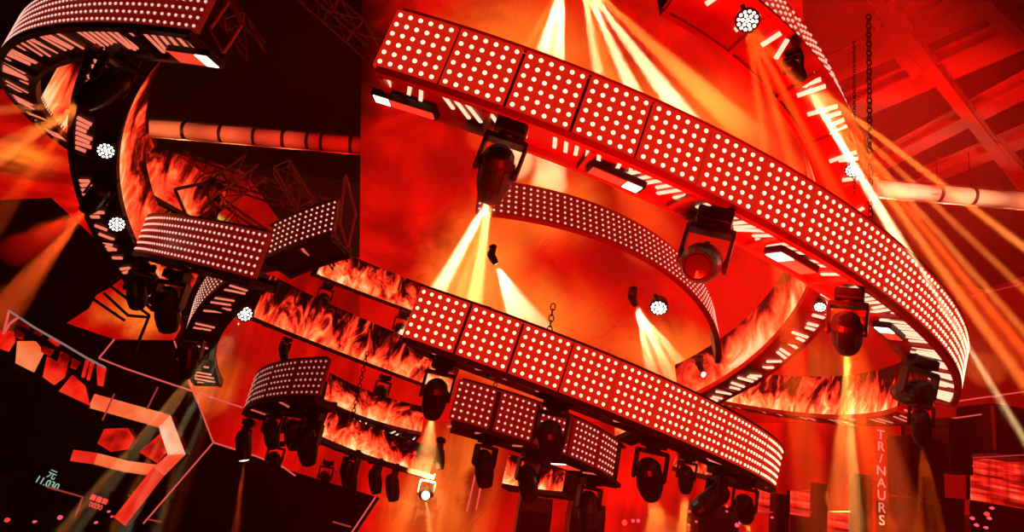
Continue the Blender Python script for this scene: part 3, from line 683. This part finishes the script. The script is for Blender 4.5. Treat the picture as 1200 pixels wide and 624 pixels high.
ribbon('light_channel', [(84, 534), (112, 538), (148, 547), (184, 552)], 20.3, .16, CH, 'shorter red light channel running into the hexagon corner', 'light', [3, 1, 1])
CLOUD = chan('cloud_red', [(.38, (.1, 0, 0)), (.5, (.9, .012, .006)), (.7, (1, .06, .02))])
led_block([(114, 520), (122, 503), (150, 502), (158, 514), (150, 527), (130, 530)], 20.6, 'small red LED panel inside the hexagonal light channel', CLOUD)
led_block([(163, 530), (192, 505), (196, 530), (184, 543)], 20.6, 'small red triangular LED panel at the corner of the light channel', CLOUD)
def tube_line(pts, Y, label, m=LINE_PINK, r=.025):
    P_ = [at(x, y, Y) for x, y in pts]; o = P_[0]; mb = MB()
    for p, q in zip(P_, P_[1:]): mb.tube(p - o, q - o, r, 6)
    ob = mb.build('neon_tube', m); ob.location = o; tag(ob, label, 'light tube')
for pts, txt, m_ in [([(134, 398), (116, 420), (146, 432), (205, 452), (284, 478)], 'long pink tube under the pointed LED panel', LINE_PINK), ([(204, 400), (250, 519), (168, 614)], 'angled pink tube bending into a chevron at lower left', LINE_PINK),
                     ([(250, 519), (300, 535), (332, 548), (346, 558)], 'pink tube running right from the chevron corner', LINE_PINK), ([(185, 454), (172, 480)], 'short pink tube above the light channel', LINE_DIM),
                     ([(134, 462), (120, 493)], 'short pale tube crossing the light channel', LINE_DIM), ([(55, 571), (97, 583), (88, 606)], 'bent pink tube beneath the white readout', LINE_DIM),
                     ([(172, 609), (189, 612)], 'tiny pink tube at the foot of the chevron', LINE_DIM), ([(440, 583), (410, 628)], 'slanting pink tube below the lowest flame arc', LINE_PINK), ([(390, 612), (411, 618)], 'short pink tube touching the slanting one at the bottom', LINE_DIM),
                     ([(558, 552), (547, 600)], 'thin upright pink tube behind the centre spotlights', LINE_PINK), ([(567, 552), (558, 598)], 'thin upright pink tube right of its twin', LINE_PINK),
                     ([(1112, 472), (1210, 458)], 'thin rail of light on the right wall', LINE_PINK), ([(1120, 352), (1210, 330)], 'upper thin rail of light on the right wall', LINE_DIM), ([(1108, 492), (1150, 486)], 'short glowing rail right of the large arc tip', LINE_PINK),
                     ([(1140, 537), (1210, 533)], 'thin light line over the lower right LED wall', LINE_DIM), ([(880, 601), (1010, 600)], 'faint level light line low on the right of centre', LINE_DIM)]:
    tube_line(pts, 19.5 if pts[0][0] < 600 else 23.5, txt, m_)
# dark seams over the leaf shaped panel
for pts, txt in [([(108, 350), (146, 376)], 'short dark seam bar on the pointed LED panel'), ([(130, 336), (175, 370), (158, 412)], 'dark angular bar bent across the pointed LED panel'), ([(122, 344), (150, 370), (172, 372)], 'middle dark seam bar on the pointed LED panel')]:
    P_ = [at(x, y, 20.8) for x, y in pts]; mb = MB()
    for p, q in zip(P_, P_[1:]): mb.tube(p - P_[0], q - P_[0], .05, 6)
    ob = mb.build('seam_bar', BLACK); ob.location = P_[0]; tag(ob, txt, 'bar')

# balcony at the far left with red panels and lit recesses
def balcony():
    Y = 17.; base = at(60, 420, Y); root = empty('balcony', base, 'curved balcony at the left edge with red lit bays and a thin top rail', 'balcony'); L = Matrix.Translation(base).inverted()
    top = [(10, 364), (40, 384), (75, 404), (100, 419), (123, 431)]
    m = MB(); P_ = [at(x, y, Y) for x, y in top]
    for p, q in zip(P_, P_[1:]): m.tube(p, q, .03, 6)
    m.build('top_rail', LINE_DIM_G, root, False, L)
    m = MB(); Q = [at(x, y, Y) for x, y in ((-10, 412), (20, 436), (55, 455), (104, 478))]
    for p, q in zip(Q, Q[1:]): m.tube(p, q, .05, 6)
    m.build('lower_rail', BLACK, root, False, L)
    def quad(nm, pts, mt, yy=Y + .1, lab=None):
        mb = MB(); pp = [at(x, y, yy) for x, y in pts]; k = len(pp); mb.v = pp + [p + Vector((0, .08, 0)) for p in pp]
        mb.face(list(range(k))); mb.face([k + i for i in range(k - 1, -1, -1)], 0)
        for i in range(k): mb.face([i, (i + 1) % k, k + (i + 1) % k, k + i])
        mb.build(nm, mt, root, False, L)
    for pts in [[(22, 376), (34, 383), (33, 386), (21, 381)], [(40, 387), (48, 391), (45, 394), (39, 391)], [(58, 395), (69, 403), (66, 406), (56, 399)], [(48, 405), (62, 410), (57, 417), (48, 413)], [(20, 386), (27, 391), (24, 398), (16, 394)],
                [(71, 412), (80, 416), (77, 429), (67, 425)], [(85, 420), (93, 424), (87, 433), (82, 431)], [(113, 428), (123, 431), (119, 453), (114, 452)], [(100, 422), (103, 423), (97, 443), (95, 442)], [(106, 424), (109, 425), (103, 446), (101, 445)]]:
        quad('lit_bay', pts, CLOUD)
    for pts in [[(-8, 386), (14, 388), (16, 400), (8, 412), (-8, 406)], [(20, 400), (40, 400), (50, 412), (38, 436), (18, 426)], [(55, 418), (77, 430), (74, 442), (62, 451), (50, 442)], [(84, 440), (98, 452), (104, 476), (68, 460)]]:
        quad('video_panel', pts, CH[1] if pts[0][0] in (20,) else CLOUD2, Y + .25)
    m = MB(); R_ = [at(x, y, Y) for x, y in ((10, 366), (4, 392), (11, 380), (22, 372))]
    for p, q in zip(R_, R_[1:]): m.tube(p, q, .03, 6)
    m.build('brace', LINE_PINK, root, False, L)
LINE_DIM_G = led('tube_grey', (.8, .45, .42), .35)
CLOUD2 = chan('cloud_deep', [(.38, (.12, .001, 0)), (.5, (.95, .01, .006)), (.7, (1, .08, .02))])
balcony()

# little readouts
def text_obj(name, s, px, py, Y, size, m, label, rot, cat='display'):
    c = bpy.data.curves.new(name, 'FONT'); c.body = s; c.size = size; c.extrude = .01; c.align_x = 'CENTER'; c.align_y = 'CENTER'; c.space_line = .9
    o = bpy.data.objects.new(name, c); COL.objects.link(o); o.location = at(px, py, Y); o.rotation_euler = (math.pi / 2, rot, 0); c.materials.append(m); bpy.context.view_layer.update()
    me = bpy.data.meshes.new_from_object(o.evaluated_get(bpy.context.evaluated_depsgraph_get())); q = bpy.data.objects.new(name, me); COL.objects.link(q)
    q.location = o.location; q.rotation_euler = o.rotation_euler; bpy.data.objects.remove(o); tag(q, label, cat)
text_obj('score_display', '元\n11.030', 58, 562, 20, .27, DIGIT, 'pale green white readout in the dark lower left', .2)
text_obj('score_display', '■■■\n0030', 114, 590, 20, .2, DIGR, 'small red readout near the bottom left', .15)
text_obj('vertical_sign', 'T\nR\n/\nN\nA\nU\nR\nS\n-\nI', 1033, 574, 23, .46, led('sign_pink', (1, .25, .2), .9), 'vertical sign of red letters at lower right of centre', 0, 'sign')

# towers, speakers, stage gear bottom right
def tower(px0, px1, py0, py1, Y, dpt, m_, label, name='speaker_tower', cells=0, cat='speaker'):
    a, b = at(px0, py1, Y), at(px1, py0, Y); z0 = 0. if py1 > 650 else min(a.z, b.z); z1 = max(a.z, b.z); x0, x1 = a.x, b.x; cx = (x0 + x1) / 2
    root = empty(name, (cx, Y, z0), label, cat)
    n = max(1, cells); hh = (z1 - z0) / n
    for i in range(n):
        m = MB(); m.bbox((0, dpt / 2, hh * (i + .5)), ((x1 - x0) / 2, 0, 0), (0, dpt / 2, 0), (0, 0, hh / 2 * .97), bev=.08)
        cab = m.build('cabinet', PLAST, root)
        m = MB(); m.box((0, -.02, hh * (i + .5)), ((x1 - x0) / 2 * .88, 0, 0), (0, .025, 0), (0, 0, hh / 2 * .86)); m.build('grille', GRILLE, cab)
tower(1068, 1106, 516, 700, 22, 1.2, PLAST, 'wide black speaker tower below the lowest moving head', cells=5)
tower(1113, 1138, 494, 553, 22, 1., PLAST, 'black line array hanging right of the large arc tip', cells=6)
tower(1166, 1225, 482, 532, 24, 2., PLAST, 'black box balcony front at the right edge', 'balcony_box', 1, 'balcony')
tower(935, 957, 607, 720, 23, .8, PLAST, 'dark narrow stack beneath the small square screen', cells=3)
tower(957, 970, 567, 720, 23, .6, PLAST, 'thin dark column left of the bright bottom screen', cells=4)
tower(1006, 1022, 557, 720, 23, .6, PLAST, 'dark tapered column beside the falling gold beam', cells=4)
tower(1043, 1062, 590, 720, 23.4, .8, PLAST, 'low black stack left of the wide speaker tower', cells=2)
tower(906, 926, 580, 720, 23.2, .6, PLAST, 'black column left of the small square screen', cells=3)
tower(590, 650, 582, 720, 18, 1.2, PLAST, 'wide black stage cabinet under the short flame strip', 'stage_cabinet', 1, 'cabinet')
tower(655, 712, 590, 720, 19, 1.2, PLAST, 'black stage cabinet right of the wide one', 'stage_cabinet', 1, 'cabinet')
tower(812, 868, 592, 720, 20, 1.2, PLAST, 'dark stage cabinet under the sideways moving head', 'stage_cabinet', 1, 'cabinet')
tower(1138, 1230, 597, 720, 21, 2., PLAST, 'long dark bar counter at the bottom right', 'bar_counter', 1, 'counter')
for i, (px, py, r) in enumerate([(732, 613, .13), (742, 611, .08), (748, 611, .08), (808, 600, .06), (807, 616, .07), (816, 612, .05), (826, 580, .07), (845, 593, .06), (852, 594, .06), (864, 616, .1), (868, 613, .08), (817, 590, .07), (852, 600, .05), (905, 607, .05),
                                 (1140, 608, .08), (1145, 616, .08), (1157, 603, .11), (1160, 608, .08), (1156, 619, .07), (1163, 596, .07), (8, 610, .1), (70, 607, .1), (112, 613, .06), (127, 600, .05), (131, 606, .05), (40, 612, .06)]):
    m = MB(); p = at(px, py, 17.8); r *= .6; m.lathe([(r * .4, -.1), (r * .7, -.06), (r, -.02), (r * .8, .03), (r * .3, .05)], 8, 0, (0, 0, 0), (0, -1, 0)); o = m.build('indicator_lamp', PINK if i % 4 else DIGR); o.location = p
    tag(o, 'small pink indicator light in the dark along the bottom of the room', 'light', 'small lights in the dark')

# ------------------------------------------------------------------ haze and light
hz = bpy.data.materials.new('haze'); hz.use_nodes = True; nt = hz.node_tree; nt.nodes.clear()
vs = nt.nodes.new('ShaderNodeVolumeScatter'); vs.inputs['Density'].default_value = .0032; vs.inputs['Anisotropy'].default_value = .0; vs.inputs['Color'].default_value = (1, 1, 1, 1)
out = nt.nodes.new('ShaderNodeOutputMaterial'); nt.links.new(vs.outputs[0], out.inputs['Volume'])
m = MB(); m.box(((X0 + X1) / 2, 27.5, ZC / 2), ((X1 - X0) / 2 - .02, 0, 0), (0, 29.9, 0), (0, 0, ZC / 2 - .02)); tag(m.build('haze', hz), 'thin stage haze filling the whole room', 'haze', None, 'stuff')

# a thicker bank of smoke drifting through the right half of the rings
cl = bpy.data.materials.new('smoke_bank'); cl.use_nodes = True; nt = cl.node_tree; nt.nodes.clear()
tc = nt.nodes.new('ShaderNodeTexCoord'); ln = nt.nodes.new('ShaderNodeVectorMath'); ln.operation = 'LENGTH'; nt.links.new(tc.outputs['Object'], ln.inputs[0])
mr = nt.nodes.new('ShaderNodeMapRange'); mr.interpolation_type = 'SMOOTHSTEP'; nt.links.new(ln.outputs['Value'], mr.inputs['Value'])
for k, v in (('From Min', .15), ('From Max', 1.), ('To Min', .028), ('To Max', 0)): mr.inputs[k].default_value = v
vs = nt.nodes.new('ShaderNodeVolumeScatter'); nt.links.new(mr.outputs['Result'], vs.inputs['Density'])
out = nt.nodes.new('ShaderNodeOutputMaterial'); nt.links.new(vs.outputs[0], out.inputs['Volume']); cl.cycles.volume_step_rate = 2.
m = MB(); m.lathe([(math.sin(math.pi * i / 12) + .001, -math.cos(math.pi * i / 12)) for i in range(13)], 24); o = m.build('smoke', cl)
o.location = atd(960, 250, 13); o.scale = (6.5, 6.5, 5.5); tag(o, 'thicker bank of red lit smoke drifting through the right half of the rings', 'smoke', None, 'stuff')

wd = bpy.data.worlds.new('world'); SC.world = wd; wd.use_nodes = True
wd.node_tree.nodes['Background'].inputs[0].default_value = (.002, .0, .0, 1); wd.node_tree.nodes['Background'].inputs[1].default_value = 1.

# unseen red fills added to redden the haze, ceiling and back wall
spot(at(1060, -60, 16), at(1120, 330, 40) - at(1060, -60, 16), 22000, RED, 56, .8, .2, 'unseen_red_fill')
spot(at(1000, 330, 27), at(1160, 30, 40) - at(1000, 330, 27), 10000, RED, 75, .8, .2, 'unseen_red_fill')
spot(at(1000, 470, 30), at(1120, 420, 52) - at(1000, 470, 30), 30000, RED, 80, .8, .2, 'unseen_red_fill')
spot(atd(1020, -150, 9), atd(980, 300, 13) - atd(1020, -150, 9), 9000, RED, 110, .8, .3, 'unseen_red_fill')
# unseen spots added below and in front of the duct to light it
DA, DB = atd(165, 149, 33), atd(1290, 243, 33)
for t, pw, c in ((.02, 700, (1, .16, .05)), (.08, 600, (1, .1, .03)), (.14, 500, (1, .05, .02)), (.2, 350, RED), (.8, 1300, (1, .4, .2)), (.87, 1100, (1, .36, .17)), (.94, 900, (1, .25, .1))):
    q = DA.lerp(DB, t); o_ = Vector((0, -2.6, -1.6)); spot(q + o_, -o_, pw, c, 85, .9, .1, 'added_duct_fill')
spot(EYE + Vector((1.5, 1.5, -3.5)), Vector((.25, .75, .65)), 2500, RED, 120, .8, .4, 'added_underside_fill')  # red light added below the camera to redden the ring undersides

spot(atd(890, 420, 6.2), atd(960, 130, 9) - atd(890, 420, 6.2), 2500, RED, 90, .8, .3, 'unseen_red_fill')  # unseen red spot added below the rings to brighten the upper right rail
spot(atd(780, 520, 4.5), atd(780, 180, 6) - atd(780, 520, 4.5), 900, RED, 110, .8, .3, 'unseen_red_fill')  # unseen red spot added under the large arc to redden its underside
SC.view_settings.view_transform = 'Standard'; SC.view_settings.look = 'None'; SC.view_settings.gamma = 1; SC.view_settings.exposure = 0; SC.view_settings.use_curve_mapping = False
cy = SC.cycles; cy.max_bounces = 4; cy.diffuse_bounces = 0; cy.glossy_bounces = 1; cy.volume_bounces = 0; cy.transmission_bounces = 2
cy.use_denoising = True; cy.use_light_tree = True; cy.caustics_reflective = False; cy.caustics_refractive = False; cy.sample_clamp_indirect = 4
